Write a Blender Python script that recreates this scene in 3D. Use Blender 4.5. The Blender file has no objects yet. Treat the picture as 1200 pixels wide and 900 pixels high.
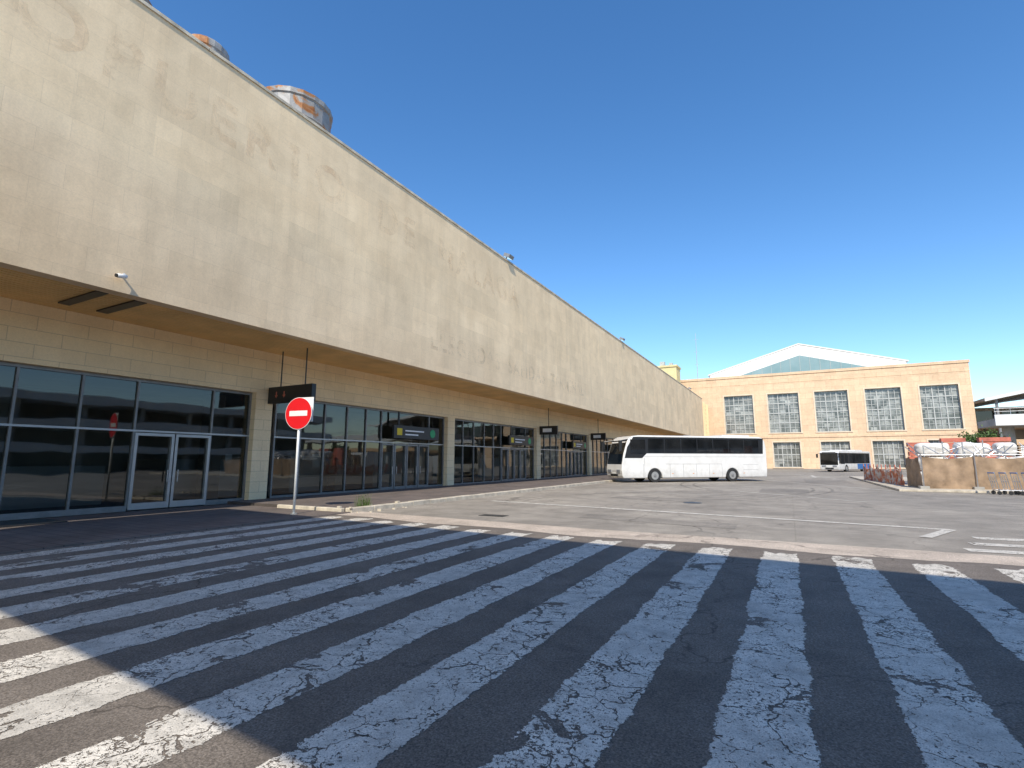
import bpy, bmesh, math, random
from mathutils import Vector, Matrix, noise as mnoise
random.seed(7)
scene=bpy.context.scene
R=math.radians

# ---------------------------------------------------------------- materials
class NT:
    def __init__(s,name):
        s.m=bpy.data.materials.new(name); s.m.use_nodes=True
        s.t=s.m.node_tree; s.b=s.t.nodes['Principled BSDF']; s.o=s.t.nodes['Material Output']
    def n(s,typ,**kw):
        nd=s.t.nodes.new(typ)
        for k,v in kw.items(): setattr(nd,k,v)
        return nd
    def l(s,a,b): s.t.links.new(a,b)
    def pos(s):
        if not hasattr(s,'_p'): s._p=s.n('ShaderNodeNewGeometry').outputs['Position']
        return s._p
    def noise(s,scale,detail=4,rough=.55,vec=None,dist=0):
        nd=s.n('ShaderNodeTexNoise'); nd.inputs['Scale'].default_value=scale
        nd.inputs['Detail'].default_value=detail; nd.inputs['Roughness'].default_value=rough
        nd.inputs['Distortion'].default_value=dist
        s.l(vec if vec is not None else s.pos(),nd.inputs['Vector']); return nd.outputs['Fac']
    def ramp(s,fac,stops):
        r=s.n('ShaderNodeValToRGB'); e=r.color_ramp.elements
        while len(e)<len(stops): e.new(.5)
        for i,(p,c) in enumerate(stops):
            e[i].position=p
            e[i].color=(c,c,c,1) if isinstance(c,(int,float)) else (*c,1)
        s.l(fac,r.inputs['Fac']); return r.outputs['Color']
    def mix(s,fac,a,b,mode='MIX'):
        m=s.n('ShaderNodeMix',data_type='RGBA',blend_type=mode)
        for sock,v in ((m.inputs[0],fac),(m.inputs[6],a),(m.inputs[7],b)):
            if isinstance(v,(int,float)): sock.default_value=v
            elif isinstance(v,tuple): sock.default_value=(*v,1)
            else: s.l(v,sock)
        return m.outputs[2]
    def math(s,op,a,b=None,clamp=False):
        m=s.n('ShaderNodeMath',operation=op,use_clamp=clamp)
        for i,v in enumerate((a,b)):
            if v is None: continue
            if isinstance(v,(int,float)): m.inputs[i].default_value=v
            else: s.l(v,m.inputs[i])
        return m.outputs[0]
    def bump(s,h,strength=.3,dist=.02):
        b=s.n('ShaderNodeBump'); b.inputs['Strength'].default_value=strength; b.inputs['Distance'].default_value=dist
        s.l(h,b.inputs['Height']); s.l(b.outputs['Normal'],s.b.inputs['Normal'])
    def col(s,c): s.l(c,s.b.inputs['Base Color'])
    def set(s,rough=.7,metal=0,spec=None):
        s.b.inputs['Roughness'].default_value=rough; s.b.inputs['Metallic'].default_value=metal
        if spec is not None: s.b.inputs['Specular IOR Level'].default_value=spec

def simple(name,c,rough=.6,metal=0,var=.18,scale=3,bump=0):
    s=NT(name); s.set(rough,metal)
    n=s.noise(scale,4,.6)
    lo=tuple(x*(1-var) for x in c); hi=tuple(min(1,x*(1+var*.6)) for x in c)
    s.col(s.ramp(n,[(.3,lo),(.7,hi)]))
    if bump: s.bump(s.noise(scale*12,2),bump,.01)
    return s.m

def asphalt(name,base,warm,patch=.35,seams=False):
    s=NT(name); s.set(.85,0,.25)
    big=s.noise(.13,4,.6,dist=.6); mid=s.noise(1.1,5,.65); fine=s.noise(70,2,.8)
    c=s.ramp(big,[(.25,tuple(x*(1-patch) for x in base)),(.5,base),(.78,warm)])
    c=s.mix(.6,c,s.ramp(mid,[(.3,.62),(.7,1.28)]),'MULTIPLY')
    c=s.mix(.9,c,s.ramp(fine,[(.3,.42),(.5,1.0),(.70,1.75)]),'MULTIPLY')
    v=s.n('ShaderNodeTexVoronoi',feature='DISTANCE_TO_EDGE'); v.inputs['Scale'].default_value=.32
    nn=s.n('ShaderNodeTexNoise'); nn.inputs['Scale'].default_value=1.6; nn.inputs['Detail'].default_value=4
    s.l(s.pos(),nn.inputs['Vector'])
    vm=s.n('ShaderNodeVectorMath',operation='MULTIPLY_ADD'); s.l(nn.outputs['Color'],vm.inputs[0]); vm.inputs[1].default_value=(1.2,1.2,0); s.l(s.pos(),vm.inputs[2])
    s.l(vm.outputs[0],v.inputs['Vector'])
    cr=s.ramp(v.outputs['Distance'],[(0,1),(.008,0)])
    gate=s.ramp(big,[(.42,0),(.55,.8)])
    c=s.mix(s.math('MULTIPLY',cr,gate),c,tuple(x*.3 for x in base))
    st=s.ramp(s.noise(.5,5,.72,dist=1.0),[(.53,0),(.70,.5)])
    c=s.mix(st,c,tuple(x*.5 for x in base))
    if seams:
        b=s.n('ShaderNodeTexBrick',offset=0); s.l(s.pos(),b.inputs['Vector']); b.inputs['Scale'].default_value=1
        b.inputs['Brick Width'].default_value=5.2; b.inputs['Row Height'].default_value=4.6; b.inputs['Mortar Size'].default_value=.012
        b.inputs['Color1'].default_value=(1,1,1,1); b.inputs['Color2'].default_value=(.93,.925,.92,1); b.inputs['Mortar'].default_value=(.8,.79,.77,1)
        c=s.mix(.8,c,b.outputs['Color'],'MULTIPLY')
    s.col(c); s.bump(fine,.5,.006); return s.m

def stone(name,c1,c2,mort,bw,bh,ax='Y',offset=.5,stain=.35,bumpd=.01,msize=.012,grain=25,panels=0):
    s=NT(name); s.set(.88,0,.2)
    sp=s.n('ShaderNodeSeparateXYZ'); s.l(s.pos(),sp.inputs[0])
    cb=s.n('ShaderNodeCombineXYZ'); s.l(sp.outputs[ax],cb.inputs[0]); s.l(sp.outputs['Z'],cb.inputs[1])
    b=s.n('ShaderNodeTexBrick',offset=offset,squash=1.0); s.l(cb.outputs[0],b.inputs['Vector'])
    b.inputs['Scale'].default_value=1; b.inputs['Brick Width'].default_value=bw; b.inputs['Row Height'].default_value=bh
    b.inputs['Mortar Size'].default_value=msize; b.inputs['Mortar Smooth'].default_value=.2; b.inputs['Bias'].default_value=0
    b.inputs['Color1'].default_value=(*c1,1); b.inputs['Color2'].default_value=(*c2,1); b.inputs['Mortar'].default_value=(*mort,1)
    c=b.outputs['Color']
    if panels:
        p=s.n('ShaderNodeTexBrick',offset=.37); s.l(cb.outputs[0],p.inputs['Vector']); p.inputs['Scale'].default_value=1
        p.inputs['Brick Width'].default_value=bw*1.5; p.inputs['Row Height'].default_value=bh*2; p.inputs['Mortar Size'].default_value=0
        p.inputs['Color1'].default_value=(1.06,1.05,1.03,1); p.inputs['Color2'].default_value=(.90,.90,.895,1)
        c=s.mix(panels,c,p.outputs['Color'],'MULTIPLY')
    c=s.mix(stain,c,s.ramp(s.noise(.25,5,.65),[(.3,.66),(.6,1.15)]),'MULTIPLY')
    mp=s.n('ShaderNodeMapping'); mp.inputs['Scale'].default_value=(1.4,1.4,.09); s.l(s.pos(),mp.inputs['Vector'])
    c=s.mix(stain*.7,c,s.ramp(s.noise(1.0,4,.7,vec=mp.outputs[0]),[(.35,.72),(.6,1.1)]),'MULTIPLY')
    gn=s.noise(grain,3,.75)
    c=s.mix(.22,c,s.ramp(gn,[(.3,.65),(.65,1.25)]),'MULTIPLY')
    c=s.mix(stain,c,s.ramp(s.noise(.9,5,.7,dist=.5),[(.35,(.80,.76,.72)),(.6,(1.12,1.12,1.12))]),'MULTIPLY')
    s.col(c)
    s.bump(gn,.16,bumpd); return s.m

def paint(name,wear=.5,edge=None,col=(.84,.77,.67)):
    s=NT(name); s.set(.75,0,.2)
    mid=s.noise(.9,4,.6); fine=s.noise(14,4,.75); dirt=s.noise(5,5,.7)
    nn=s.n('ShaderNodeTexNoise'); nn.inputs['Scale'].default_value=6; nn.inputs['Detail'].default_value=4; s.l(s.pos(),nn.inputs['Vector'])
    vm=s.n('ShaderNodeVectorMath',operation='MULTIPLY_ADD'); s.l(nn.outputs['Color'],vm.inputs[0]); vm.inputs[1].default_value=(.35,.35,0); s.l(s.pos(),vm.inputs[2])
    def crack(sc,wd,lo,hi):
        v=s.n('ShaderNodeTexVoronoi',feature='DISTANCE_TO_EDGE'); v.inputs['Scale'].default_value=sc
        s.l(vm.outputs[0],v.inputs['Vector'])
        return s.math('LESS_THAN',v.outputs['Distance'],s.math('MULTIPLY',s.ramp(mid,[(lo,0),(hi,1)]),wd))
    crk=s.math('MAXIMUM',crack(2.6,.022,.34,.60),crack(8,.030,.50,.72))
    pt=s.math('ADD',s.noise(1.15,6,.66,dist=.4),s.math('MULTIPLY',fine,.18))
    hole=s.math('GREATER_THAN',pt,.805-wear*.145)
    speck=s.math('GREATER_THAN',s.math('ADD',s.noise(38,3,.8),s.math('MULTIPLY',mid,.35)),.79-.03*wear)
    m=s.math('MAXIMUM',s.math('MAXIMUM',crk,hole),speck)
    if edge:
        x0,per,hw=edge
        sp=s.n('ShaderNodeSeparateXYZ'); s.l(s.pos(),sp.inputs[0])
        f=s.math('ABSOLUTE',s.math('SUBTRACT',s.math('FLOORED_MODULO',s.math('SUBTRACT',sp.outputs['X'],x0-per/2),per),per/2))
        f=s.math('ADD',f,s.math('MULTIPLY',s.math('SUBTRACT',s.noise(9,5,.8),.5),.14))
        f=s.math('ADD',f,s.math('MULTIPLY',s.math('SUBTRACT',s.noise(1.2,3,.6),.5),.16))
        m=s.math('MAXIMUM',m,s.math('GREATER_THAN',f,hw))
    c=s.ramp(dirt,[(.25,tuple(x*.55 for x in col)),(.5,tuple(x*.87 for x in col)),(.7,col)])
    c=s.mix(.8,c,s.ramp(mid,[(.3,.60),(.65,1.12)]),'MULTIPLY')
    c=s.mix(.6,c,s.ramp(s.noise(100,1),[(.3,.6),(.6,1.1)]),'MULTIPLY')
    s.col(c)
    tr=s.n('ShaderNodeBsdfTransparent'); mx=s.n('ShaderNodeMixShader')
    s.l(m,mx.inputs[0]); s.l(s.b.outputs[0],mx.inputs[1]); s.l(tr.outputs[0],mx.inputs[2]); s.l(mx.outputs[0],s.o.inputs[0])
    return s.m

def glass(name,tint=(.45,.48,.45),rough=.02):
    s=NT(name); s.t.nodes.remove(s.b)
    tr=s.n('ShaderNodeBsdfTransparent'); tr.inputs[0].default_value=(*tint,1)
    gl=s.n('ShaderNodeBsdfGlossy'); gl.inputs['Roughness'].default_value=rough; gl.inputs['Color'].default_value=(.85,.88,.88,1)
    fr=s.n('ShaderNodeFresnel'); fr.inputs['IOR'].default_value=1.85
    bp=s.n('ShaderNodeBump'); bp.inputs['Strength'].default_value=.08; bp.inputs['Distance'].default_value=.05
    s.l(s.noise(.7,1),bp.inputs['Height']); s.l(bp.outputs[0],gl.inputs['Normal'])
    mx=s.n('ShaderNodeMixShader'); s.l(fr.outputs[0],mx.inputs[0]); s.l(tr.outputs[0],mx.inputs[1]); s.l(gl.outputs[0],mx.inputs[2])
    s.l(mx.outputs[0],s.o.inputs[0]); return s.m

M={}
M['ground']=asphalt('worn_concrete_asphalt',(.31,.272,.226),(.41,.36,.295),patch=.32,seams=True)
M['road']=asphalt('dark_asphalt',(.17,.142,.118),(.205,.172,.143),patch=.25)
M['band']=asphalt('pinkish_concrete',(.50,.41,.33),(.56,.465,.37),patch=.15)
M['zebra']=paint('worn_zebra_paint',.74,(-.25,1.03,.26))
M['line']=paint('worn_line_paint',.55)
FC=(.86,.672,.45)
M['fascia']=stone('limestone_cladding',FC,(.82,.635,.42),(.74,.57,.38),1.25,.62,'Y',stain=.30,msize=.006,panels=.6)
M['lwall']=stone('limestone_wall_base',(.90,.70,.43),(.85,.655,.395),(.66,.51,.31),1.2,.4,'Y',stain=.2)
M['sand']=stone('sandstone_blocks',(.78,.565,.375),(.72,.505,.33),(.62,.45,.30),1.9,1.1,'X',stain=.26,msize=.04,bumpd=.02,grain=3)
M['sandside']=stone('sandstone_side',(.78,.565,.375),(.72,.505,.33),(.62,.45,.30),1.9,1.1,'Y',stain=.26,msize=.04,grain=3)
def pavem():
    s=NT('paving_tiles'); s.set(.8,0,.3)
    b=s.n('ShaderNodeTexBrick',offset=0); s.l(s.pos(),b.inputs['Vector']); b.inputs['Scale'].default_value=1
    b.inputs['Brick Width'].default_value=.3; b.inputs['Row Height'].default_value=.3; b.inputs['Mortar Size'].default_value=.012
    b.inputs['Color1'].default_value=(.19,.15,.13,1); b.inputs['Color2'].default_value=(.155,.13,.115,1); b.inputs['Mortar'].default_value=(.085,.07,.062,1)
    c=s.mix(.7,b.outputs['Color'],s.ramp(s.noise(.7,5,.7),[(.3,.5),(.7,1.25)]),'MULTIPLY')
    s.col(c); return s.m
M['pave']=pavem()
M['kerb']=simple('kerb_concrete',(.56,.49,.385),.9,0,.35,2.5,.4)
M['conc']=simple('grey_concrete',(.40,.38,.34),.9,0,.25,.6,.3)
M['white']=simple('white_render',(.74,.73,.70),.7,0,.1,.4)
M['roofw']=simple('white_roof_sheet',(.84,.80,.74),.5,0,.06,.3)
M['yellow']=simple('yellow_render',(.70,.58,.30),.8,0,.15,.4)
M['alu']=simple('pale_aluminium',(.46,.46,.44),.35,.5,.1,2)
M['dframe']=simple('dark_frame',(.06,.06,.058),.45,.4,.2,3)
M['mullion']=simple('grey_mullion',(.24,.235,.22),.45,.3,.2,3)
M['gframe']=simple('grey_steel_frame',(.48,.48,.45),.6,.1,.15,2)
M['black']=simple('black_plastic',(.018,.018,.018),.4,0,.2,4)
M['rubber']=simple('tyre_rubber',(.022,.022,.022),.85,0,.2,8)
M['dark']=simple('dark_interior',(.12,.115,.105),.8,0,.3,.5)
M['intw']=simple('interior_wall',(.50,.46,.40),.8,0,.3,.3)
M['slat']=simple('bronze_soffit_slats',(.84,.53,.21),.5,0,.2,.8)
M['red']=simple('sign_red',(.72,.012,.018),.4,0,.05,3)
M['swhite']=simple('sign_white',(.80,.80,.78),.45,0,.06,3)
M['green']=simple('sign_green',(.02,.34,.12),.5,0,.05,3)
M['syellow']=simple('sign_yellow',(.75,.55,.02),.5,0,.05,3)
M['cloth']=simple('tan_hoarding_cloth',(.34,.235,.15),.9,0,.4,1.4,.5)
M['sack']=simple('white_sack',(.70,.67,.62),.85,0,.2,2,.4)
M['wood']=simple('pallet_wood',(.33,.22,.12),.85,0,.3,3)
M['bark']=simple('bark',(.12,.09,.065),.9,0,.3,5,.4)
M['leaf']=simple('leaf_green',(.09,.15,.035),.6,0,.5,2)
M['chrome']=simple('galvanised_tube',(.55,.55,.56),.3,.8,.1,6)
M['pink']=simple('faded_red_plastic',(.58,.17,.11),.7,0,.35,2)
s=NT('orange_and_white_netting'); s.set(.85)
s.col(s.ramp(s.noise(2.2,5,.7),[(.40,(.60,.57,.52)),(.47,(.50,.42,.36)),(.53,(.55,.20,.10)),(.7,(.42,.14,.08))])); M['orange']=s.m
s=NT('coach_white_paint')
s.set(.22,0); s.b.inputs['Coat Weight'].default_value=.5
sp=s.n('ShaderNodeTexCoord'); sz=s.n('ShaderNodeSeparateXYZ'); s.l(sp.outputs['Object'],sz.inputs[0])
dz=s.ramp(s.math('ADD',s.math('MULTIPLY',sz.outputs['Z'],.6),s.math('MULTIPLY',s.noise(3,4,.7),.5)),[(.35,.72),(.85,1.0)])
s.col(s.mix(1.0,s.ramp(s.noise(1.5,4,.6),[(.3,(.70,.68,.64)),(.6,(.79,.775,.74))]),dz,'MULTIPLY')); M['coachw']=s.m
M['grill']=simple('grey_skirt',(.25,.25,.25),.5,.2,.2,4)
M['lens']=simple('headlight_lens',(.55,.57,.6),.08,.6,.1,6)
M['amber']=simple('amber_lens',(.7,.25,.02),.3,0,.1,6)
M['bluep']=simple('bus_blue_paint',(.03,.16,.42),.35,0,.1,4)
s=NT('tinted_bus_glass'); s.set(.04,0,.6)
s.col(s.ramp(s.noise(.8,3),[(.3,(.006,.007,.008)),(.7,(.02,.021,.022))])); M['bglass']=s.m
s=NT('old_window_glass'); s.set(.12,0,.6)
v=s.n('ShaderNodeTexBrick',offset=0); sp=s.n('ShaderNodeSeparateXYZ'); cb=s.n('ShaderNodeCombineXYZ'); s.l(s.pos(),sp.inputs[0]); s.l(sp.outputs['X'],cb.inputs[0]); s.l(sp.outputs['Z'],cb.inputs[1]); s.l(cb.outputs[0],v.inputs['Vector'])
v.inputs['Scale'].default_value=1; v.inputs['Brick Width'].default_value=.965; v.inputs['Row Height'].default_value=1.01; v.inputs['Mortar Size'].default_value=0
v.inputs['Color1'].default_value=(.11,.12,.115,1); v.inputs['Color2'].default_value=(.40,.40,.37,1)
s.col(s.mix(.7,v.outputs['Color'],s.ramp(s.noise(.6,4),[(.35,.4),(.65,1.3)]),'MULTIPLY')); M['oldglass']=s.m
M['glass']=glass('shopfront_glass')
s=NT('gable_glass'); s.set(.15,0,.6); s.col(s.ramp(s.noise(.3,3),[(.3,(.19,.29,.29)),(.7,(.27,.37,.37))])); M['gableglass']=s.m
s=NT('rusty_duct_metal'); s.set(.6,.2)
c=s.ramp(s.noise(1.3,5,.65,dist=.6),[(.40,(.34,.33,.32)),(.54,(.26,.25,.24)),(.61,(.34,.15,.05)),(.7,(.24,.08,.02))]); s.col(c); s.bump(s.noise(4,3),.4,.03); M['rust']=s.m
def ghost(name,c,thr,base):
    s=NT(name); s.set(.9,0,.2)
    s.col(s.ramp(s.noise(3,4),[(.3,tuple(x*.95 for x in c)),(.7,c)]))
    tr=s.n('ShaderNodeBsdfTransparent'); mx=s.n('ShaderNodeMixShader')
    f=s.ramp(s.noise(.8,6,.85,dist=.5),[(thr-.16,base),(thr+.08,1)])
    s.l(f,mx.inputs[0]); s.l(s.b.outputs[0],mx.inputs[1]); s.l(tr.outputs[0],mx.inputs[2]); s.l(mx.outputs[0],s.o.inputs[0]); return s.m
M['ghost']=ghost('faded_letter_stain',(.70,.51,.34),.48,.70)  # trace of old lettering, stained into the cladding
M['ghost2']=ghost('faded_letter_grey',(.54,.44,.33),.46,.66)

# ---------------------------------------------------------------- geometry helpers
def empty(name,loc=(0,0,0),rz=0):
    e=bpy.data.objects.new(name,None); scene.collection.objects.link(e); e.location=loc; e.rotation_euler=(0,0,rz); e.empty_display_size=.5; return e
def obj(name,bm,mat,parent=None,smooth=False):
    me=bpy.data.meshes.new(name); bmesh.ops.recalc_face_normals(bm,faces=bm.faces) if len(bm.faces) else None
    bm.to_mesh(me); bm.free()
    if smooth:
        for p in me.polygons: p.use_smooth=True
    o=bpy.data.objects.new(name,me); scene.collection.objects.link(o)
    for m in (mat if isinstance(mat,list) else [mat]): me.materials.append(m)
    if parent: o.parent=parent
    return o
def addbox(bm,x0,x1,y0,y1,z0,z1):
    v=[bm.verts.new(p) for p in ((x0,y0,z0),(x1,y0,z0),(x1,y1,z0),(x0,y1,z0),(x0,y0,z1),(x1,y0,z1),(x1,y1,z1),(x0,y1,z1))]
    for f in ((0,3,2,1),(4,5,6,7),(0,1,5,4),(1,2,6,5),(2,3,7,6),(3,0,4,7)): bm.faces.new([v[i] for i in f])
def boxes(name,L,mat,parent=None,bevel=0):
    bm=bmesh.new()
    for b in L: addbox(bm,*b)
    o=obj(name,bm,mat,parent)
    if bevel:
        md=o.modifiers.new('b','BEVEL'); md.width=bevel; md.segments=2
    return o
def addcyl(bm,p0,p1,r0,r1=None,seg=16,caps=True):
    r1=r0 if r1 is None else r1
    p0=Vector(p0);p1=Vector(p1);d=(p1-p0).normalized()
    q=d.to_track_quat('Z','Y'); a=[];b=[]
    for i in range(seg):
        t=2*math.pi*i/seg; w=q@Vector((math.cos(t),math.sin(t),0))
        a.append(bm.verts.new(p0+w*r0)); b.append(bm.verts.new(p1+w*r1))
    for i in range(seg):
        j=(i+1)%seg; bm.faces.new((a[i],a[j],b[j],b[i]))
    if caps: bm.faces.new(a[::-1]); bm.faces.new(b)
def cyls(name,L,mat,parent=None,seg=16,smooth=False):
    bm=bmesh.new()
    for c in L: addcyl(bm,*c,seg=seg)
    o=obj(name,bm,mat,parent)
    if smooth:
        for p in o.data.polygons: p.use_smooth=len(p.vertices)==4
    return o
def sheet(name,pts,z,mat,parent=None):
    bm=bmesh.new(); bm.faces.new([bm.verts.new((x,y,z)) for x,y in pts]); return obj(name,bm,mat,parent)
def wallcells(name,u0,u1,z0,z1,opens,axis,a,b,mat,parent):
    us=sorted({u0,u1,*[o[0] for o in opens],*[o[1] for o in opens]}); zs=sorted({z0,z1,*[o[2] for o in opens],*[o[3] for o in opens]})
    L=[]
    for i in range(len(us)-1):
        run=None
        for j in range(len(zs)-1):
            cu=(us[i]+us[i+1])/2; cz=(zs[j]+zs[j+1])/2
            hole=any(o[0]<cu<o[1] and o[2]<cz<o[3] for o in opens)
            if not hole: run=[zs[j],zs[j+1]] if run is None else [run[0],zs[j+1]]
            if hole and run: L.append((us[i],us[i+1],*run)); run=None
        if run: L.append((us[i],us[i+1],*run))
    B=[(p[0],p[1],a,b,p[2],p[3]) if axis=='X' else (a,b,p[0],p[1],p[2],p[3]) for p in L]
    return boxes(name,B,mat,parent)

# ---------------------------------------------------------------- ground
sheet('ground',[(-1500,-1500),(1500,-1500),(1500,1500),(-1500,1500)],0,M['ground'])
top=[];N=60
for i in range(N+1):
    x=-12.1+i*(40/N); top.append((x,10.75+.07*max(0,-x-4)+.12*math.sin(i*.9)+.1*random.random()))
bm=bmesh.new()
bm.faces.new([bm.verts.new((x,y,.004)) for x,y in [(27.9,-60),(-12.1,-60)]+top])
obj('road',bm,M['road'])
bm=bmesh.new()
for i in range(N):
    (xa,ya),(xb,yb)=top[i],top[i+1]
    bm.faces.new([bm.verts.new(p) for p in ((xa,ya+.01,.004),(xb,yb+.01,.004),(xb,11.9+.07*max(0,-xb-4),.004),(xa,11.9+.07*max(0,-xa-4),.004))])
obj('concrete_strip',bm,M['band'])
bm=bmesh.new()
k=-11
while -.25+1.03*k<16:
    xc=-.25+1.03*k; hw=.40; ye=10.45+.075*max(0,-xc-4)+random.uniform(-.15,.15)
    pts=[(xc-hw,-7),(xc+hw,-7)]
    for j in range(11): pts.append((xc+hw-2*hw*j/10, ye+random.uniform(-.12,.12)))
    bm.faces.new([bm.verts.new((x,y,.008)) for x,y in pts]); k+=1
obj('zebra_crossing',bm,M['zebra'])
def stripe(bm,a,b,w,z=.009):
    a=Vector(a);b=Vector(b);d=(b-a).normalized();n=Vector((-d.y,d.x))*w/2
    bm.faces.new([bm.verts.new((p.x,p.y,z)) for p in (a-n,b-n,b+n,a+n)])
bm=bmesh.new()
stripe(bm,(-10.7,18.2),(3.2,15.7),.26); stripe(bm,(3.2,15.7),(2.4,13.9),.22,.013)
for y in (12.35,13.3,14.3): stripe(bm,(2.6+(y-12)*.3,y),(10,y+.35),.38)
stripe(bm,(-4,52),(5.5,33),.15); stripe(bm,(.4,70),(3.6,56),.15)
stripe(bm,(-2.5,30),(2.5,24.5),.12)
stripe(bm,(-9,27),(-2,26.2),.12)
obj('road_markings',bm,M['line'])
bm=bmesh.new()
for t in ([(1.9,60),(2.2,60),(2.2,66),(1.9,66)],[(1.5,60),(2.6,60),(2.05,57.5)]): bm.faces.new([bm.verts.new((x,y,.017)) for x,y in t])
obj('road_arrow',bm,M['line'])
bm=bmesh.new()
for (x,y,w,l) in ((-7,22,3.5,1.6),(-1.5,29,2.2,5),(-5.5,14.1,4.2,1.1),(1,44,3,8)):
    bm.faces.new([bm.verts.new((x+dx*w+random.uniform(-.1,.1),y+dy*l+dx*w*-.15,.005)) for dx,dy in ((0,0),(1,0),(1,1),(0,1))])
obj('asphalt_patch',bm,asphalt('asphalt_repair',(.25,.22,.185),(.31,.27,.22)))
cyls('manhole_cover',[((-3.4,21,.0),(-3.4,21,.012),.34)],M['dframe'],seg=24)
boxes('drain_grate',[(-8.2,-7.4,13.2,13.6,.0,.012)],M['dframe'])
bm=bmesh.new()
for (cx,cy,rad,a0,a1) in ((-16,34,17,-.75,.1),(-15.2,34.4,17.1,-.7,.15),(14,40,20,3.0,3.9),(13.2,40.4,20.1,3.05,3.8),(-4,50,22,-1.3,-.7),(-1,20,9,1.9,3.4),(-.2,20,9.3,1.9,3.3)):
    n=40; w=.16
    for i in range(n):
        p=[(cx+math.cos(a0+(a1-a0)*t/n)*(rad+s_),cy+math.sin(a0+(a1-a0)*t/n)*(rad+s_)) for t,s_ in ((i,0),(i+1,0),(i+1,w),(i,w))]
        bm.faces.new([bm.verts.new((x,y,.0065)) for x,y in p])
def tyre():
    s=NT('tyre_marks'); s.set(.8,0,.3); s.b.inputs['Base Color'].default_value=(.12,.105,.09,1)
    tr=s.n('ShaderNodeBsdfTransparent'); mx=s.n('ShaderNodeMixShader')
    s.l(s.ramp(s.noise(1.5,4,.7),[(.35,.6),(.65,.97)]),mx.inputs[0]); s.l(s.b.outputs[0],mx.inputs[1]); s.l(tr.outputs[0],mx.inputs[2]); s.l(mx.outputs[0],s.o.inputs[0]); return s.m
obj('tyre_marks',bm,tyre())
random.seed(9)

# pavement
boxes('pavement',[(-18.28,-12.12,-60,12,-.05,.03),(-18.28,-12.36,12,119,-.05,.13)],M['pave'])
L=[];y=12.0
while y<119:
    L.append((-12.36,-12.08,y+.006,y+.994,-.05,.145+random.uniform(-.006,.006))); y+=1
for i in range(5): L.append((-12.36-.6*(i+1),-12.36-.6*i-.008,11.85,12.0,-.05,.14))
boxes('kerb',L,M['kerb'],bevel=.02)
boxes('door_mat',[(-18.0,-16.6,4.2,6.6,.03,.05)],M['black'])

# ---------------------------------------------------------------- terminal building (left)
T=empty('terminal_building')
Y0,Y1=-46,119
FX=-14.9
boxes('fascia',[(FX-.4,FX,Y0,Y1-9,5.9,14.1)],M['fascia'],T)
boxes('fascia_end',[(FX-.4,FX-.12,Y1-9,Y1,5.9,13.6)],M['fascia'],T)
boxes('fascia_fins',[(FX-.12,FX+.02,Y1-9+i*1.15,Y1-9+i*1.15+.35,5.9,13.7) for i in range(8)],M['lwall'],T)
boxes('coping',[(FX-.46,FX+.05,Y0+i*3.0,Y0+i*3.0+2.985,14.1,14.2) for i in range(52)],M['kerb'],T)
boxes('roof_deck',[(-45,FX-.4,Y0,Y1,6.1,13.6)],M['conc'],T)
boxes('soffit_backing',[(-18.6,FX-.4,Y0,Y1,6.02,6.09)],M['dframe'],T)
n=15; w=(18.3-15.3)/n
boxes('soffit_slats',[(-18.3+i*w+.012,-18.3+(i+1)*w-.035,Y0,Y1,5.94,5.98) for i in range(n)],M['slat'],T)
boxes('soffit_slots',[(-17.5,-15.35,6.1,6.36,5.9,5.94),(-17.5,-15.35,7.0,7.28,5.9,5.94)],M['black'],T)
P=12.6
boxes('upper_wall',[(-18.9,-18.3,Y0,Y1,4.25,6.02)],M['lwall'],T)
cols=[];mull=[];alu=[];gl=[];door=[];sign=[];grn=[];yel=[];wht=[]
k=-4
while .9+P*k<Y1-3:
    s0=.9+P*k
    if k>=1: s0=13.9+P*(k-1); s1=s0+11.8
    else: s1=s0+P-.7
    cols.append((-18.95,-18.22,s1,s1+(.75),.0,4.247))
    gx=-18.55
    gl.append((gx,s0,s1))
    if k<=0: ms=[1.9,3.4,4.9,6.4,7.9,10.4]; d=(7.9,10.4)
    else: ms=[1.3,2.6,3.95,5.2,6.3,10.3]; d=(6.3,10.3)
    for m in ms: mull.append((gx-.05,gx+.07,s0+m-.03,s0+m+.03,.13,4.25))
    mull+= [(gx-.05,gx+.07,s0,s0+.07,.03,4.25),(gx-.05,gx+.07,s1-.07,s1,.03,4.25),(gx-.048,gx+.072,s0,s1,4.15,4.247),(gx-.048,gx+.072,s0,s0+d[0],.03,.2),(gx-.048,gx+.072,s0+d[1],s1,.03,.2)]
    alu.append((gx-.046,gx+.074,s0,s1,2.53,2.59))
    a,b=s0+d[0],s0+d[1]
    nd=2 if k<=0 else 4
    tgt=alu if k<=0 else mull
    for i in range(nd):
        ya=a+(b-a)*i/nd+.03; yb=a+(b-a)*(i+1)/nd-.01
        for bb in ((ya,ya+.085,.06,2.5),(yb-.085,yb,.06,2.5),(ya+.085,yb-.085,.06,.26),(ya+.085,yb-.085,2.41,2.5)):
            tgt.append((gx-.02,gx+.10,bb[0],bb[1],bb[2],bb[3]))
        alu.append((gx+.12,gx+.15,(yb-.16) if i%2==0 else (ya+.13),(yb-.13) if i%2==0 else (ya+.16),.9,1.3))
    if k>=1:
        sign.append((-18.15,-18.0,s0+6.7,s0+10.6,2.78,3.46))
        sign.append((-18.15-.06,-18.15,s0+7.2,s0+7.3,3.46,4.2))
        grn.append((s0+10.0,3.12)); yel.append((-18.0,-17.994,s0+6.95,s0+7.35,2.94,3.3))
        for q in range(2): wht.append((-18.0,-17.994,s0+7.6,s0+9.2-q*.5,3.16-q*.2,3.23-q*.2))
    k+=1
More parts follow.
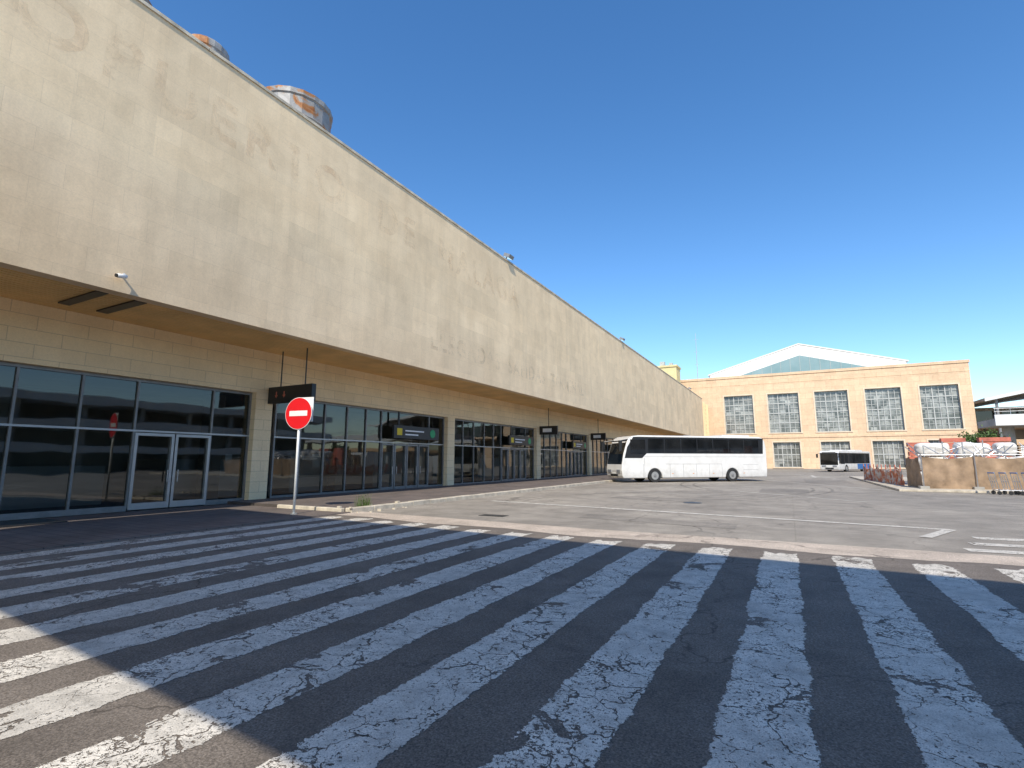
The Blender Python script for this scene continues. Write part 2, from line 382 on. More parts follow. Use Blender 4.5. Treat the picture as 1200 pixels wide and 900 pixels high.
boxes('pilasters',cols,M['lwall'],T); boxes('mullions',mull,M['mullion'],T); boxes('aluminium_frames',alu,M['alu'],T)
bm=bmesh.new()
for gx,a,b in gl:
    bm.faces.new([bm.verts.new(p) for p in ((gx,a,.05),(gx,b,.05),(gx,b,4.25),(gx,a,4.25))])
obj('shopfront_glazing',bm,M['glass'],T)
boxes('entrance_signs',sign,M['black'],T); boxes('sign_pictograms',yel,M['syellow'],T); boxes('sign_lettering',wht,M['swhite'],T)
cyls('sign_discs',[((-18.0,y,z),(-17.99,y,z),.24) for y,z in grn],M['green'],T,seg=20)
boxes('interior_floor',[(-26,-18.56,Y0,Y1,-.02,.02)],M['dark'],T)
boxes('interior_back_wall',[(-26.3,-26,Y0,Y1,0,4.6)],M['intw'],T)
boxes('interior_ceiling',[(-26,-18.9,Y0,Y1,4.4,4.55)],M['intw'],T)
random.seed(3)
boxes('interior_counters',[(-25-random.random()*2,-22.5,y,y+2.2+random.random()*2,.02,1.1+random.random()*1.2) for y in range(-6,110,6)],M['white'],T)
boxes('interior_columns',[(-22,-21.4,y,y+.6,.02,4.4) for y in range(-8,112,7)],M['intw'],T)
boxes('window_posters',[(-18.62,-18.61,y,y+w_,z,z+h) for y,w_,z,h in ((5.0,.3,1.4,.42),(16.0,.42,1.3,.6),(20.6,.3,1.5,.42),(30.3,.6,1.2,.8),(42.5,.5,1.2,.7),(12.0,.25,1.5,.35))],M['swhite'],T)
boxes('roller_blinds',[(-18.72,-18.70,a,b,z,4.2) for a,b,z in ((3.0,4.2,3.3),(14.2,15.1,2.7),(16.6,17.8,2.7),(29.0,30.3,3.2),(41,43,2.8))],M['intw'],T)
H=empty('hanging_sign')
boxes('sign_box',[(-18.2,-15.7,13.3,13.5,3.85,4.5)],M['black'],H,.01)
cyls('hangers',[((-17.6,13.4,4.5),(-17.6,13.4,5.93),.025),((-16.2,13.4,4.5),(-16.2,13.4,5.93),.025)],M['dframe'],H,seg=8)
bm=bmesh.new()
for cx in (-17.7,-17.25):
    for t in ([(cx-.03,4.3),(cx+.03,4.3),(cx+.03,4.15),(cx-.03,4.15)],[(cx-.09,4.16),(cx+.09,4.16),(cx,4.04)]):
        bm.faces.new([bm.verts.new((x,13.294,z)) for x,z in t])
obj('arrow_pictograms',bm,M['pink'],H)
for yy in (38.9,51.5):
    H2=empty('hanging_sign'); boxes('sign_box',[(-18.2,-16.6,yy-.1,yy+.1,3.75,4.45)],M['black'],H2,.01)
    boxes('sign_face',[(-17.9,-17.1,yy-.108,yy-.1,3.95,4.25)],M['swhite'],H2)
    cyls('hangers',[((-17.4,yy,4.45),(-17.4,yy,5.93),.03)],M['dframe'],H2,seg=8)
def text(name,body,y,z,size,mat,ext=1.0):
    c=bpy.data.curves.new(name,'FONT'); c.body=body; c.size=size; c.offset=.025*size; c.space_character=ext
    o=bpy.data.objects.new(name,c); scene.collection.objects.link(o); o.rotation_euler=(R(90),0,R(90)); o.location=(FX+.004,y,z); c.materials.append(mat); o.parent=T; return o
text('ghost_lettering_upper','AEROPUERTO  DE  MALAGA',-.5,11.5,1.9,M['ghost'],1.25)
text('ghost_lettering_lower','LLEGADAS  SALIDAS  TERMINAL',19.4,7.0,1.3,M['ghost2'],1.15)
def drum(cy,r,h,cx=-16.7):
    bm=bmesh.new(); rings=[]; seg=40
    for zi,(z,rr) in enumerate([(13.6,r),(14.6,r),(14.66,r*1.03),(14.72,r),(h-.35,r),(h-.3,r*1.04),(h-.1,r*1.04),(h,r*.9)]):
        rings.append([bm.verts.new((cx+math.cos(2*math.pi*i/seg)*rr*(1 if i%2 else .985),cy+math.sin(2*math.pi*i/seg)*rr*(1 if i%2 else .985),z)) for i in range(seg)])
    for a,b in zip(rings,rings[1:]):
        for i in range(seg): bm.faces.new((a[i],a[(i+1)%seg],b[(i+1)%seg],b[i]))
    bm.faces.new(rings[-1]); return obj('roof_ventilator',bm,M['rust'])
drum(12.5,1.4,15.75); drum(8.6,.68,15.2,-16.2); drum(6.3,.6,15.1,-16.2)
for yy in (27.2,52.5,95):
    F=empty('floodlight'); cyls('arm',[((FX-.1,yy,14.2),(FX-.1,yy,14.38),.035),((FX-.1,yy,14.38),(FX+.1,yy,14.42),.03)],M['dframe'],F,seg=8)
    bm=bmesh.new(); addbox(bm,-.2,.25,-.28,.28,-.1,.12); o=obj('lamp_head',bm,M['grill'],F); o.location=(FX+.05,yy,14.45); o.rotation_euler=(0,R(25),0)
    bm=bmesh.new(); addbox(bm,-.19,.24,-.26,.26,-.115,-.1); o2=obj('lens',bm,M['lens'],F); o2.location=o.location; o2.rotation_euler=o.rotation_euler
C=empty('security_camera')
cyls('bracket',[((FX,6.4,6.35),(FX+.15,6.4,6.35),.025)],M['swhite'],C,seg=10)
cyls('body',[((FX+.14,6.45,6.3),(FX+.2,6.22,6.25),.055)],M['swhite'],C,seg=14,smooth=True)
cyls('lens',[((FX+.2,6.22,6.25),(FX+.205,6.19,6.245),.045)],M['black'],C,seg=14)

# ---------------------------------------------------------------- no entry sign
S=empty('no_entry_sign',(-13.1,10.7,.03),R(10))
cyls('post',[((0,0,0),(0,0,3.45),.038)],M['swhite'],S,seg=14,smooth=True)
cyls('base_flange',[((0,0,0),(0,0,.03),.1)],M['alu'],S,seg=14)
cyls('disc_rim',[((0,-.045,3.0),(0,-.060,3.0),.49)],M['swhite'],S,seg=48)
cyls('disc_face',[((0,-.060,3.0),(0,-.066,3.0),.475)],M['red'],S,seg=48)
boxes('bar',[(-.33,.33,-.071,-.066,2.92,3.08)],M['swhite'],S)
boxes('brackets',[(-.1,.1,-.045,.045,2.7,2.74),(-.1,.1,-.045,.045,3.25,3.29)],M['alu'],S)
boxes('back_plate',[(-.05,.44,.05,.065,2.75,3.5)],M['swhite'],S,.004)
boxes('back_plate_bracket',[(-.04,.1,.03,.05,3.1,3.15)],M['alu'],S)

bm=bmesh.new(); random.seed(5)
for i in range(90):
    a=random.random()*6.28; r=random.random()**.6*.3; x=-12.45+r*math.cos(a)*.6; y=12.9+r*math.sin(a)*1.2; h=.12+random.random()*.35; l=(random.uniform(-.12,.12),random.uniform(-.12,.12))
    bm.faces.new([bm.verts.new(p) for p in ((x-.008,y,.13),(x+.008,y,.13),(x+l[0],y+l[1],.13+h))])
    if i%2:
        cx,cy,cz=x+l[0]*.8,y+l[1]*.8,.13+h*.8
        bm.faces.new([bm.verts.new((cx+random.uniform(-.03,.03),cy+random.uniform(-.03,.03),cz+random.uniform(-.03,.03))) for _ in range(3)])
obj('weeds',bm,M['leaf'])
bm=bmesh.new()
for i in range(14):
    x=-12.0+random.uniform(-.6,.3);y=12.3+random.uniform(-.5,2.2);q=random.uniform(.03,.09);z=.145 if x<-12.1 else 0
    addbox(bm,x,x+q*1.6,y,y+q,z,z+q*.7)
obj('rubble',bm,M['kerb'])

# ---------------------------------------------------------------- arrivals hall (far)
A=empty('airport_hall')
FY=121
wins=[(-11.8+8.6*i,-6.1+8.6*i,7.4,15.6) for i in range(5)]
lows=[(-11.4+8.6*i,-6.5+8.6*i,.3,5.4) for i in range(5)]
wallcells('facade',-21,30.2,0,19.5,wins+lows,'X',FY,FY+.9,M['sand'],A)
boxes('side_walls',[(29.3,30.2,FY+.9,160,0,19.5),(-21,-20.1,FY+.9,160,0,19.5)],M['sandside'],A)
boxes('cornice',[(-21.15,30.35,FY-.15,FY+1,19.5,20.0)],M['sand'],A)
boxes('string_course',[(-21.05,30.25,FY-.12,FY-.002,6.3,6.65),(-21.05,30.25,FY-.05,FY-.002,17.9,18.0)],M['sand'],A)
gr=[];tr=[]
for (a,b,c,d) in wins+lows:
    nx=6; nz=8 if d>10 else 4
    for i in range(nx+1):
        x=a+(b-a)*i/nx; t=.09 if i in (0,2,4,6) else .045
        gr.append((x-t/1,x+t/1,FY+.42,FY+.54,c,d))
    for j in range(nz+1):
        z=c+(d-c)*j/nz; t=.10 if j%2==0 else .04
        gr.append((a,b,FY+.45,FY+.51,z-t,z+t))
    tr+=[(a-.25,a,FY-.06,FY+.3,c,d+.25),(b,b+.25,FY-.06,FY+.3,c,d+.25),(a,b,FY-.06,FY+.3,d,d+.25),(a-.35,b+.35,FY-.12,FY+.4,c-.2,c)]
boxes('window_frames',gr,M['gframe'],A)
bm=bmesh.new()
for (a,b,c,d) in wins+lows: bm.faces.new([bm.verts.new(p) for p in ((a,FY+.56,c),(b,FY+.56,c),(b,FY+.56,d),(a,FY+.56,d))])
obj('window_glass',bm,M['oldglass'],A)
boxes('window_surrounds',[t for t in tr],simple('pale_stone_trim',(.74,.60,.44),.85,0,.15,1),A)
boxes('flat_roof',[(-20.1,29.3,FY+.9,160,18.6,18.9)],M['conc'],A)
gx=3.5; hs=18.8; ze=21.7; zp=27.1; ya,yb=128,160
def prism(bm,pts,y0,y1):
    a=[bm.verts.new((x,y0,z)) for x,z in pts]; b=[bm.verts.new((x,y1,z)) for x,z in pts]
    bm.faces.new(a); bm.faces.new(b[::-1])
    for i in range(len(pts)): j=(i+1)%len(pts); bm.faces.new((a[i],b[i],b[j],a[j]))
bm=bmesh.new()
prism(bm,[(gx-hs,18.9),(gx+hs,18.9),(gx+hs,ze),(gx,zp),(gx-hs,ze)],ya,yb)
obj('gable_roof',bm,M['roofw'],A)
bm=bmesh.new(); prism(bm,[(gx-15.5,20.1),(gx+15.5,20.1),(gx,24.7)],ya-.05,ya-.02); obj('gable_glazing',bm,M['gableglass'],A)
bm=bmesh.new()
for i in range(-7,8):
    x=gx+i*1.9; zt=24.7-abs(i*1.9)*.297
    if zt>20.2: addbox(bm,x-.03,x+.03,ya-.12,ya-.05,20.1,zt)
obj('gable_mullions',bm,M['gframe'],A)
bm=bmesh.new()
prism(bm,[(gx-hs-.4,ze-.15),(gx-hs-.4,ze+.1),(gx,zp+.3),(gx+hs+.4,ze+.1),(gx+hs+.4,ze-.15),(gx,zp+.05)],ya-.12,yb)
obj('roof_edge',bm,M['roofw'],A)
Yb=empty('yellow_rooftop_block'); boxes('walls',[(-24.6,-20.4,114,118.5,13.6,22.0)],M['yellow'],Yb); boxes('parapet',[(-24.8,-20.2,113.8,118.7,22,22.4)],M['yellow'],Yb)
boxes('vents',[(-24,-23,114.5,115.5,22.4,23.4),(-22,-21.3,114.5,115.5,22.4,23)],M['gframe'],Yb); boxes('window',[(-23.4,-21.4,113.95,114,17.6,19.4)],M['bglass'],Yb)
An=empty('antenna_mast'); cyls('mast',[((-17.6,125,18.9),(-17.6,125,31.5),.09,.04)],M['gframe'],An,seg=8)
cyls('crossbars',[((-18.1,125,z),(-17.1,125,z),.03) for z in (24,27,30)],M['gframe'],An,seg=6)
# canopy building, far right: curved roof with deep shaded bay, columns, terrace
B=empty('canopy_building')
boxes('walls',[(33,75,136,150,0,12.2)],M['conc'],B)
bm=bmesh.new()
pts=[(31.2+46*i/16, 12.6+3.0*math.sin(math.pi*min(1,i/16*1.1))) for i in range(17)]
prism(bm,pts+[(x,z-.5) for x,z in pts[::-1]],119,150)
obj('curved_canopy_roof',bm,M['grill'],B)
bm=bmesh.new(); prism(bm,[(x,z-.02) for x,z in pts]+[(x,z-.6) for x,z in pts[::-1]],118.85,118.98); obj('canopy_edge',bm,M['white'],B)
cyls('canopy_columns',[((33+i*4,120,0),(33+i*4,120,13.0),.22) for i in range(10)],M['grill'],B,seg=12)
boxes('terrace',[(31.2,75,119.5,136,7.6,8.1)],M['sand'],B)
boxes('terrace_rail',[(31.2,75,119.5,119.56,9.0,9.07),(31.2,75,119.5,119.56,8.5,8.54)]+[(31.2+i*1.5,31.26+i*1.5,119.5,119.56,8.1,9.0) for i in range(29)],M['dframe'],B)
boxes('windows',[(34+i*4,37+i*4,135.95,136,8.5,11.5) for i in range(9)],M['bglass'],B)
E=empty('elevated_road')
boxes('deck',[(23.8,110,88,95,6.1,7.0)],M['conc'],E); boxes('parapet',[(23.8,110,87.8,88.05,6.1,7.5)],M['white'],E)
cyls('rail',[((23.8,87.9,8.3),(110,87.9,8.3),.04),((23.8,87.9,7.9),(110,87.9,7.9),.03)]+[((23.9+i*1.5,87.9,7.5),(23.9+i*1.5,87.9,8.3),.03) for i in range(40)],M['chrome'],E,seg=6)
cyls('piers',[((26+i*9,91.5,0),(26+i*9,91.5,6.1),.6) for i in range(8)],M['conc'],E,seg=20)
boxes('retaining_wall',[(20.5,80,98,98.5,0,4.6)],M['sand'],E)

# off-frame surroundings: footbridge shaped to cast the road shadow, building opposite added for reflections
Fb=empty('footbridge')
el=45; az=-20; te=math.tan(R(el))
def sk(x,y): return y+.08*(-x-1)
hb,ht=6.4,10.0
yn=9.95-ht/te*math.cos(R(az)); ys=2.15-hb/te*math.cos(R(az))
def skbox(bm,x0,x1,ya,yb,z0,z1):
    v=[bm.verts.new((x,sk(x,y),z)) for z in (z0,z1) for x,y in ((x0,ya),(x1,ya),(x1,yb),(x0,yb))]
    for f in ((0,3,2,1),(4,5,6,7),(0,1,5,4),(1,2,6,5),(2,3,7,6),(3,0,4,7)): bm.faces.new([v[i] for i in f])
BX=-13.3
bm=bmesh.new(); skbox(bm,BX,44,ys,yn,hb,6.9); obj('deck',bm,M['conc'],Fb)
bm=bmesh.new(); skbox(bm,BX,44,ys,yn,9.7,ht); obj('roof',bm,M['white'],Fb)
bm=bmesh.new(); skbox(bm,BX,44,ys+.05,ys+.25,6.9,9.7); skbox(bm,BX,44,yn-.25,yn-.05,6.9,9.7); skbox(bm,BX+.05,BX+.2,ys+.25,yn-.25,6.9,9.7); obj('side_panels',bm,M['white'],Fb)
bm=bmesh.new(); skbox(bm,20,20.8,ys+1,yn-1,0,hb); skbox(bm,40,40.8,ys+1,yn-1,0,hb); obj('piers',bm,M['conc'],Fb)
Pk=empty('reflection_building')  # unseen building, put in for shopfront reflections and bounced sunlight
boxes('floors',[(44.9,70,-60,75,z,z+1.1) for z in (2.6,5.9,9.2)],M['white'],Pk); boxes('columns',[(46,46.6,-58+i*7,-57.4+i*7,0,9.2) for i in range(19)],M['conc'],Pk); boxes('core',[(52,69,-59,74,0,9.2)],M['dark'],Pk)

# ---------------------------------------------------------------- buses
def bus(name,loc,rz,L,H,prof,wheels,W=2.55,band=(2.25,3.3),coach=True):
    E=empty(name,(loc[0],loc[1],0),rz); hw=W/2
    base=.32
    pts=list(prof)
    for wx in sorted(wheels,reverse=True):
        for i in range(13):
            a=math.pi*i/12; pts.append((wx+.62*math.cos(a),base+.72*math.sin(a)))
    bm=bmesh.new()
    a=[bm.verts.new((x,-hw,z)) for x,z in pts]; b=[bm.verts.new((x,hw,z)) for x,z in pts]
    bm.faces.new(a); bm.faces.new(b[::-1])
    for i in range(len(pts)): j=(i+1)%len(pts); bm.faces.new((a[i],b[i],b[j],a[j]))
    o=obj('body',bm,M['coachw'],E); md=o.modifiers.new('b','BEVEL'); md.width=.07; md.segments=4; md.limit_method='ANGLE'; md.angle_limit=R(50)
    boxes('chassis',[(.4,L-.5,-hw+.35,hw-.35,.3,1.2)],M['black'],E)
    ty=[];hub=[];cap=[]
    for wx in wheels:
        for sgn in (1,-1):
            y1=sgn*(hw-.03); y0=sgn*(hw-.33)
            ty.append(((wx,y0,.5),(wx,y1,.5),.5)); hub.append(((wx,y1-sgn*.05,.5),(wx,y1+sgn*.004,.5),.30)); cap.append(((wx,y1,.5),(wx,y1+sgn*.05,.5),.13,.10))
    cyls('tyres',ty,M['rubber'],E,seg=32,smooth=True); cyls('rims',hub,M['alu'],E,seg=24); cyls('hub_caps',cap,M['grill'],E,seg=14)
    z0,z1=band
    def xfront(z):
        for (xa,za),(xb,zb) in zip(prof,prof[1:]):
            if xa>L*.7 and xb>L*.7 and min(za,zb)<=z<=max(za,zb) and za!=zb: return xa+(xb-xa)*(z-za)/(zb-za)
        return L
    bandpoly=[(.35,z0),(L-2.1,z0),(L-1.7,z0-.35),(xfront(z0-.35)-.12,z0-.35),(xfront(2.6)-.12,2.6),(xfront(z1)-.14,z1),(.25,z1)]
    if not coach: bandpoly=[(.5,z0),(xfront(z0)-.1,z0),(xfront(z1)-.14,z1),(.4,z1)]
    bm=bmesh.new()
    for sgn in (1,-1):
        a=[bm.verts.new((x,sgn*(hw-.02),z)) for x,z in bandpoly]; b=[bm.verts.new((x,sgn*(hw+.006),z)) for x,z in bandpoly]
        bm.faces.new(a); bm.faces.new(b)
        for i in range(len(a)): j=(i+1)%len(a); bm.faces.new((a[i],b[i],b[j],a[j]))
    obj('window_band',bm,M['black'],E)
    panes=[];n=7; xa=.7; xb=L-2.2
    for i in range(n):
        p=xa+(xb-xa)*i/n+.04; q=xa+(xb-xa)*(i+1)/n-.04
        for sgn in (1,-1): panes.append((p,q,*sorted((sgn*(hw+.006),sgn*(hw+.012))),z0+.07,z1-.13))
    for sgn in (1,-1): panes.append((L-2.0,L-.75,*sorted((sgn*(hw+.006),sgn*(hw+.012))),z0-.05,z1-.2))
    boxes('side_windows',panes,M['bglass'],E)
    zb=1.35 if coach else 1.0
    zs=[zb+(z1-zb)*i/8 for i in range(9)]
    bm=bmesh.new(); pr=None
    for z in zs:
        x=xfront(z); row=[bm.verts.new((x+.012-.10*(abs(t)>.95),t*(hw-.02),z)) for t in (-1,-.93,-.5,0,.5,.93,1)]
        if pr:
            for i in range(6): bm.faces.new((pr[i],pr[i+1],row[i+1],row[i]))
        pr=row
    obj('windscreen',bm,M['bglass'],E)
    fx=xfront(.8)
    boxes('headlights',[(fx-.15,fx+.03,s*.72-.28,s*.72+.28,.72,.95) for s in (1,-1)],M['lens'],E,.02)
    boxes('front_grille',[(fx-.1,fx+.02,-.55,.55,.45,.62)],M['black'],E)
    boxes('number_plate',[(fx+.02,fx+.03,-.26,.26,.64,.75)],M['swhite'],E)
    ln=[]
    for sgn in (1,-1):
        ys_=sorted((sgn*(hw-.01),sgn*(hw+.004)))
        for x in [wheels[1]+.95+i*1.15 for i in range(5)]: ln.append((x,x+.018,*ys_,.38,1.35))
        ln.append((wheels[1]+.95,wheels[0]-.9,*ys_,1.35,1.368)); ln.append((.4,L-.6,*ys_,1.9,1.915))
        ln.append((wheels[0]+.85,wheels[0]+.868,*ys_,.38,1.8)); ln.append((.9,2.3,*ys_,.9,.915)); ln.append((.9,2.3,*ys_,1.3,1.315))
        ln.append((wheels[0]+.95,wheels[0]+.968,*ys_,.38,1.35))
    boxes('panel_gaps',ln,M['grill'],E)
    boxes('side_markers',[(x,x+.1,*sorted((s*(hw+.003),s*(hw+.012))),.62,.67) for s in (1,-1) for x in (2.2,5.0,6.8,8.6)],M['amber'],E)
    boxes('tail_lights',[(-.02,.03,s*1.05-.1,s*1.05+.1,.9,1.6) for s in (1,-1)],M['red'],E)
    if coach:
        boxes('roof_unit',[(1.2,3.8,-.9,.9,H-.02,H+.14),(6.2,6.9,-.35,.35,H-.02,H+.07)],M['coachw'],E,.05)
        bm=bmesh.new()
        for sgn in (1,-1):
            addcyl(bm,(L-.75,sgn*(hw-.2),3.2),(L+.15,sgn*(hw+.18),3.05),.05,.04,8); addcyl(bm,(L+.15,sgn*(hw+.18),3.08),(L+.2,sgn*(hw+.2),2.3),.14,.12,10)
        obj('mirrors',bm,M['black'],E)
    else:
        boxes('destination_display',[(xfront(2.7)-.1,xfront(2.7)+.04,-.9,.9,2.58,2.84)],M['dframe'],E)
        boxes('roof_unit',[(2,5,-.9,.9,H-.02,H+.2),(7,9.5,-.8,.8,H-.02,H+.16)],M['coachw'],E,.05)
        boxes('blue_livery',[(.3,L*.45,*sorted((s*(hw+.002),s*(hw+.008))),.4,z0-.05) for s in (1,-1)],M['bluep'],E)
        bm=bmesh.new()
        for sgn in (1,-1): addcyl(bm,(L-.2,sgn*(hw-.1),2.7),(L+.15,sgn*(hw+.2),2.6),.03,.03,6); addbox(bm,L+.08,L+.2,sgn*(hw+.22)-.11,sgn*(hw+.22)+.11,2.05,2.6)
        obj('mirrors',bm,M['black'],E)
    return E
L=12.9
cp=[(.06,.32),(0,.9),(0,2.6),(.1,3.15),(.32,3.42),(.6,3.5),(L-1.5,3.5),(L-1.0,3.44),(L-.68,3.28),(L-.5,3.0),(L-.2,2.1),(L-.04,1.3),(L,.9),(L-.05,.5),(L-.15,.32)]
bus('coach_bus',(-2.49,47.3),R(-136.2),L,3.5,cp,(10.15,3.3),band=(2.15,3.38))
L=12
bp=[(.04,.32),(0,.9),(0,2.8),(.12,3.0),(.3,3.05),(L-.5,3.05),(L-.25,2.95),(L-.15,2.75),(L-.02,1.2),(L,.8),(L-.04,.32)]
bus('city_bus',(10.1,98.9),R(-115),L,3.05,bp,(9.3,3.2),band=(1.2,2.75),coach=False)

# ---------------------------------------------------------------- works compound (right)
def cloth(name,p0,p1,z0,z1,mat,parent,wr=.06,topw=.05):
    bm=bmesh.new(); p0=Vector((*p0,0));p1=Vector((*p1,0)); L=(p1-p0).length; d=(p1-p0)/L; n=Vector((-d.y,d.x,0))
    nu=int(L/.12); nv=12; g=[]
    for i in range(nu+1):
        r=[]
        for j in range(nv+1):
            z=z0+(z1-z0)*j/nv; q=p0+d*L*i/nu
            off=(mnoise.noise(Vector((q.x*2.2,q.y*2.2,z*.8)))+.5*mnoise.noise(Vector((q.x*6,q.y*6,z*3))))*wr
            sag=-topw*abs(math.sin(i/nu*L*math.pi/2.4))*(j/nv)
            v=q+n*off; r.append(bm.verts.new((v.x,v.y,z+sag)))
        g.append(r)
    for i in range(nu):
        for j in range(nv): bm.faces.new((g[i][j],g[i+1][j],g[i+1][j+1],g[i][j+1]))
    return obj(name,bm,mat,parent,True)
Fn=empty('hoarding_fence')
cloth('front_cloth',(6.3,35.4),(10.9,36.0),.1,1.85,M['cloth'],Fn,.16,.14)
cloth('front_cloth_right',(11.3,36.0),(20,37.0),.1,1.85,M['cloth'],Fn,.16,.14)
cloth('side_cloth',(6.25,35.5),(6.1,38.5),.1,1.8,M['cloth'],Fn,.13,.1)
cyls('posts',[((6.3+i*2.3,35.3+i*.3,0),(6.3+i*2.3,35.3+i*.3,2.0),.03) for i in range(6)]+[((6.2,35.35,1.92),(20,37.1,1.92),.022)],M['chrome'],Fn,seg=8)
boxes('feet',[(6.1+i*2.3,6.5+i*2.3,35.05+i*.3,35.65+i*.3,.12,.25) for i in range(6)],M['conc'],Fn)
Ob=empty('orange_mesh_barrier')
cloth('netting',(5.2,50),(6.0,38.6),.12,1.25,M['orange'],Ob,.22,.3)
cyls('posts',[((5.2+.08*i,50-i*1.2,0),(5.2+.08*i,50-i*1.2,1.35),.03) for i in range(10)],M['pink'],Ob,seg=8)
random.seed(11)
def sack(bm,c,s,nz=.12):
    vs=bmesh.ops.create_icosphere(bm,subdivisions=4,radius=1.0)['verts']
    for v in vs:
        q=v.co.copy(); l4=(abs(q.x)**4+abs(q.y)**4+abs(q.z)**4)**.25
        k=1/l4
        n_=mnoise.noise(q*2.0+Vector(c))*nz+mnoise.noise(q*6+Vector(c))*nz*.45
        sl=1+.06*math.sin(q.z*3)
        v.co=Vector((q.x*k*(1+n_)*s[0]*.5*sl,q.y*k*(1+n_)*s[1]*.5*sl,q.z*k*(1+n_*.6)*s[2]*.5))+Vector(c)
bm=bmesh.new()
for i in range(13):
    for lv in range(random.choice((2,3,3))):
        sack(bm,(7.3+i*.98+random.uniform(-.08,.08),39.8+(i%2)*.9+i*.15,.55+lv*.86),(.97,.97,.88*random.uniform(.9,1.05)))
obj('bulk_bag_pile',bm,M['sack'],None,True)
for (x,y,wd,hh) in ((6.9,41.9,1.1,2.9),(9.0,43.6,1.2,3.2),(10.9,43.5,1.5,3.1)):
    bm=bmesh.new()
    for i in range(int(hh/.3)): addbox(bm,x+random.uniform(-.05,.05),x+wd+random.uniform(-.05,.05),y,y+.5,.12+i*.3,.12+i*.3+.26)
    obj('stacked_red_barriers',bm,M['pink'])
bm=bmesh.new()
for i in range(26):
    x=6.9+random.random()*7; y=38.4+random.random()*.8; addcyl(bm,(x,y,1.5+random.random()*.6),(x+random.uniform(-1.2,1.2),y+random.uniform(-.3,.3),2.0+random.random()*.7),.025,.025,6)
for i in range(9): addcyl(bm,(7+i*.9,38.3,.12),(7+i*.9,38.3,2.1+random.random()*.7),.03,.03,6)
obj('scaffold_tubes',bm,M['chrome'])
for px,py,hh in ((7.6,45,14),(9.6,45.3,17),(12.9,46,16)):
    bm=bmesh.new()
    for i in range(hh):
        z=.12+i*.16; addbox(bm,px,px+1.2,py,py+.8,z+.11,z+.135)
        for q in (0,.55,1.1): addbox(bm,px+q,px+q+.1,py+.01,py+.79,z,z+.11)
    obj('pallet_stack',bm,M['wood'])
Ct=empty('site_container'); boxes('box',[(13,19,52,54.5,.12,2.7)],M['white'],Ct,.02); boxes('ribs',[(13+i*.3,13.12+i*.3,51.96,52,.25,2.55) for i in range(20)],M['white'],Ct); boxes('door',[(14,14.9,51.93,51.96,.2,2.2)],M['grill'],Ct)
boxes('kerb_island',[(5.0,30,34.0,60,0,.12)],M['kerb'],None,.02)
Tr=empty('small_tree',(11.6,46,.1))
bm=bmesh.new(); addcyl(bm,(0,0,0),(.05,.03,1.9),.09,.06,10)
tips=[]
for i in range(11):
    a=i*.7; rr=random.uniform(.5,1.0); p=Vector((.05,.03,1.5+.05*i)); q=p+Vector((math.cos(a)*rr,math.sin(a)*rr,.7+.7*random.random())); addcyl(bm,p,q,.035,.012,6); tips.append(q); tips.append((p+q)/2+Vector((0,0,.2)))
obj('trunk_and_limbs',bm,M['bark'],Tr)
bm=bmesh.new()
for t in tips:
    for i in range(150):
        c=t+Vector((random.gauss(0,.24),random.gauss(0,.24),random.gauss(.05,.2))); u=Vector([random.uniform(-1,1) for _ in range(3)]).normalized()*.09; w_=u.cross(Vector([random.uniform(-1,1) for _ in range(3)])).normalized()*.05
        bm.faces.new([bm.verts.new(c+v) for v in (-u,w_,u,-w_)])
obj('foliage',bm,M['leaf'],Tr)
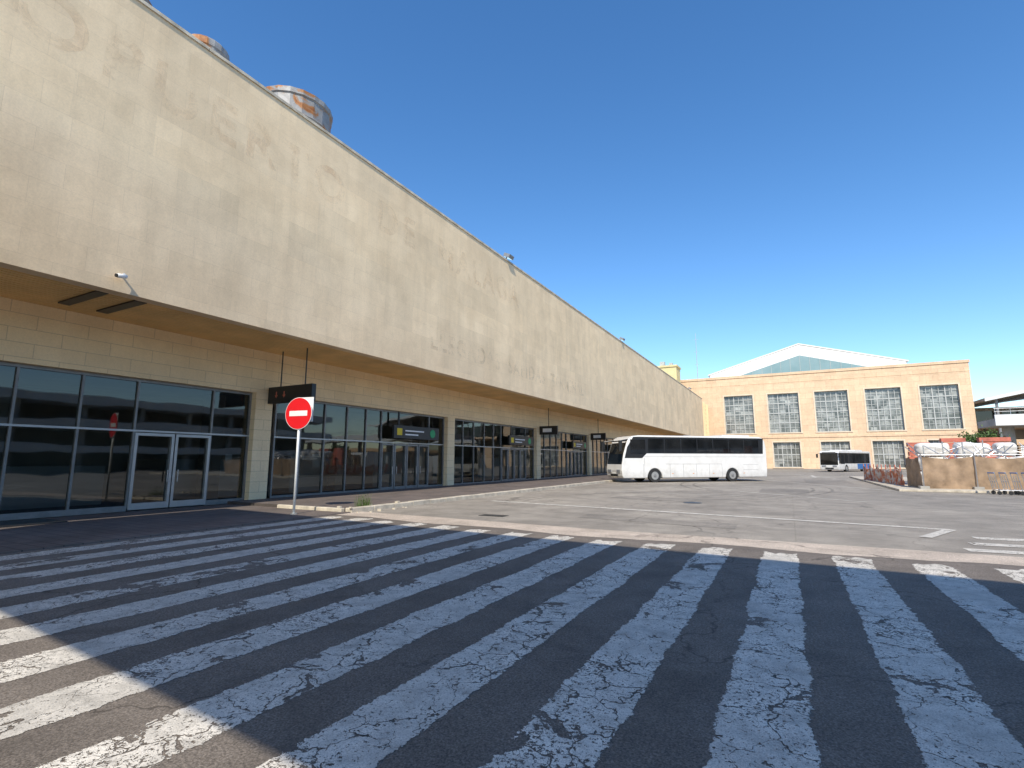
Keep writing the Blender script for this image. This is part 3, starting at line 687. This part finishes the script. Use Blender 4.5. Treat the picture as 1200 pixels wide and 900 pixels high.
for i in range(4):
    Tn=empty('baggage_trolley',(8.6+.42*i,32.9+.05*i,.0),R(8))
    t=[((0,-.3,.22),(.9,-.3,.22)),((0,.3,.22),(.9,.3,.22)),((.9,-.3,.22),(.9,.3,.22)),((0,-.3,.22),(0,.3,.22)),((0,-.3,.22),(-.12,-.3,1.02)),((0,.3,.22),(-.12,.3,1.02)),((-.12,-.3,1.02),(-.12,.3,1.02)),((-.06,-.3,.62),(-.06,.3,.62)),((.3,-.3,.22),(.3,.3,.22)),((.6,-.3,.22),(.6,.3,.22)),((-.03,-.1,.3),(-.1,-.1,.9)),((-.03,.1,.3),(-.1,.1,.9))]
    cyls('frame',[(*q,.018) for q in t],M['chrome'],Tn,seg=8)
    cyls('wheels',[((x,y-.02,.1),(x,y+.02,.1),.09) for x,y in ((0,-.27),(0,.27),(.82,0))],M['rubber'],Tn,seg=14)
    cyls('legs',[((x,y,.1),(x,y,.22),.014) for x,y in ((0,-.27),(0,.27),(.82,0))],M['chrome'],Tn,seg=8)
    boxes('handle_grip',[(-.15,-.09,-.28,.28,.995,1.05)],M['bluep'],Tn,.01)

# ---------------------------------------------------------------- light, world, camera
w=bpy.data.worlds.new('World'); scene.world=w; w.use_nodes=True
nt=w.node_tree; bg=nt.nodes['Background']; sky=nt.nodes.new('ShaderNodeTexSky'); sky.sky_type='NISHITA'; sky.sun_disc=False
sky.sun_elevation=R(el); sky.sun_rotation=R(180+az); sky.air_density=1.0; sky.dust_density=.2; sky.ozone_density=2.4
hs_=nt.nodes.new('ShaderNodeHueSaturation'); hs_.inputs['Saturation'].default_value=1.25; hs_.inputs['Value'].default_value=1.45; hs_.inputs['Hue'].default_value=.502
nt.links.new(sky.outputs[0],hs_.inputs['Color']); nt.links.new(hs_.outputs[0],bg.inputs[0]); bg.inputs[1].default_value=.15
sd=Vector((-math.sin(R(az))*math.cos(R(el)),-math.cos(R(az))*math.cos(R(el)),math.sin(R(el))))
sl=bpy.data.lights.new('sun','SUN'); sl.energy=5.0; sl.angle=R(.5); sl.color=(1,.93,.79)
so=bpy.data.objects.new('sun',sl); scene.collection.objects.link(so); so.rotation_euler=sd.to_track_quat('Z','Y').to_euler(); so.location=(0,-20,60)
cd=bpy.data.cameras.new('camera'); cd.sensor_width=36; cd.lens=18; cd.clip_end=4000; cd.clip_start=.05
co=bpy.data.objects.new('camera',cd); scene.collection.objects.link(co); co.location=(0,0,1.6); co.rotation_euler=(R(98.53),0,R(28.2)); scene.camera=co
scene.view_settings.view_transform='Standard'; scene.view_settings.look='None'; scene.view_settings.exposure=0
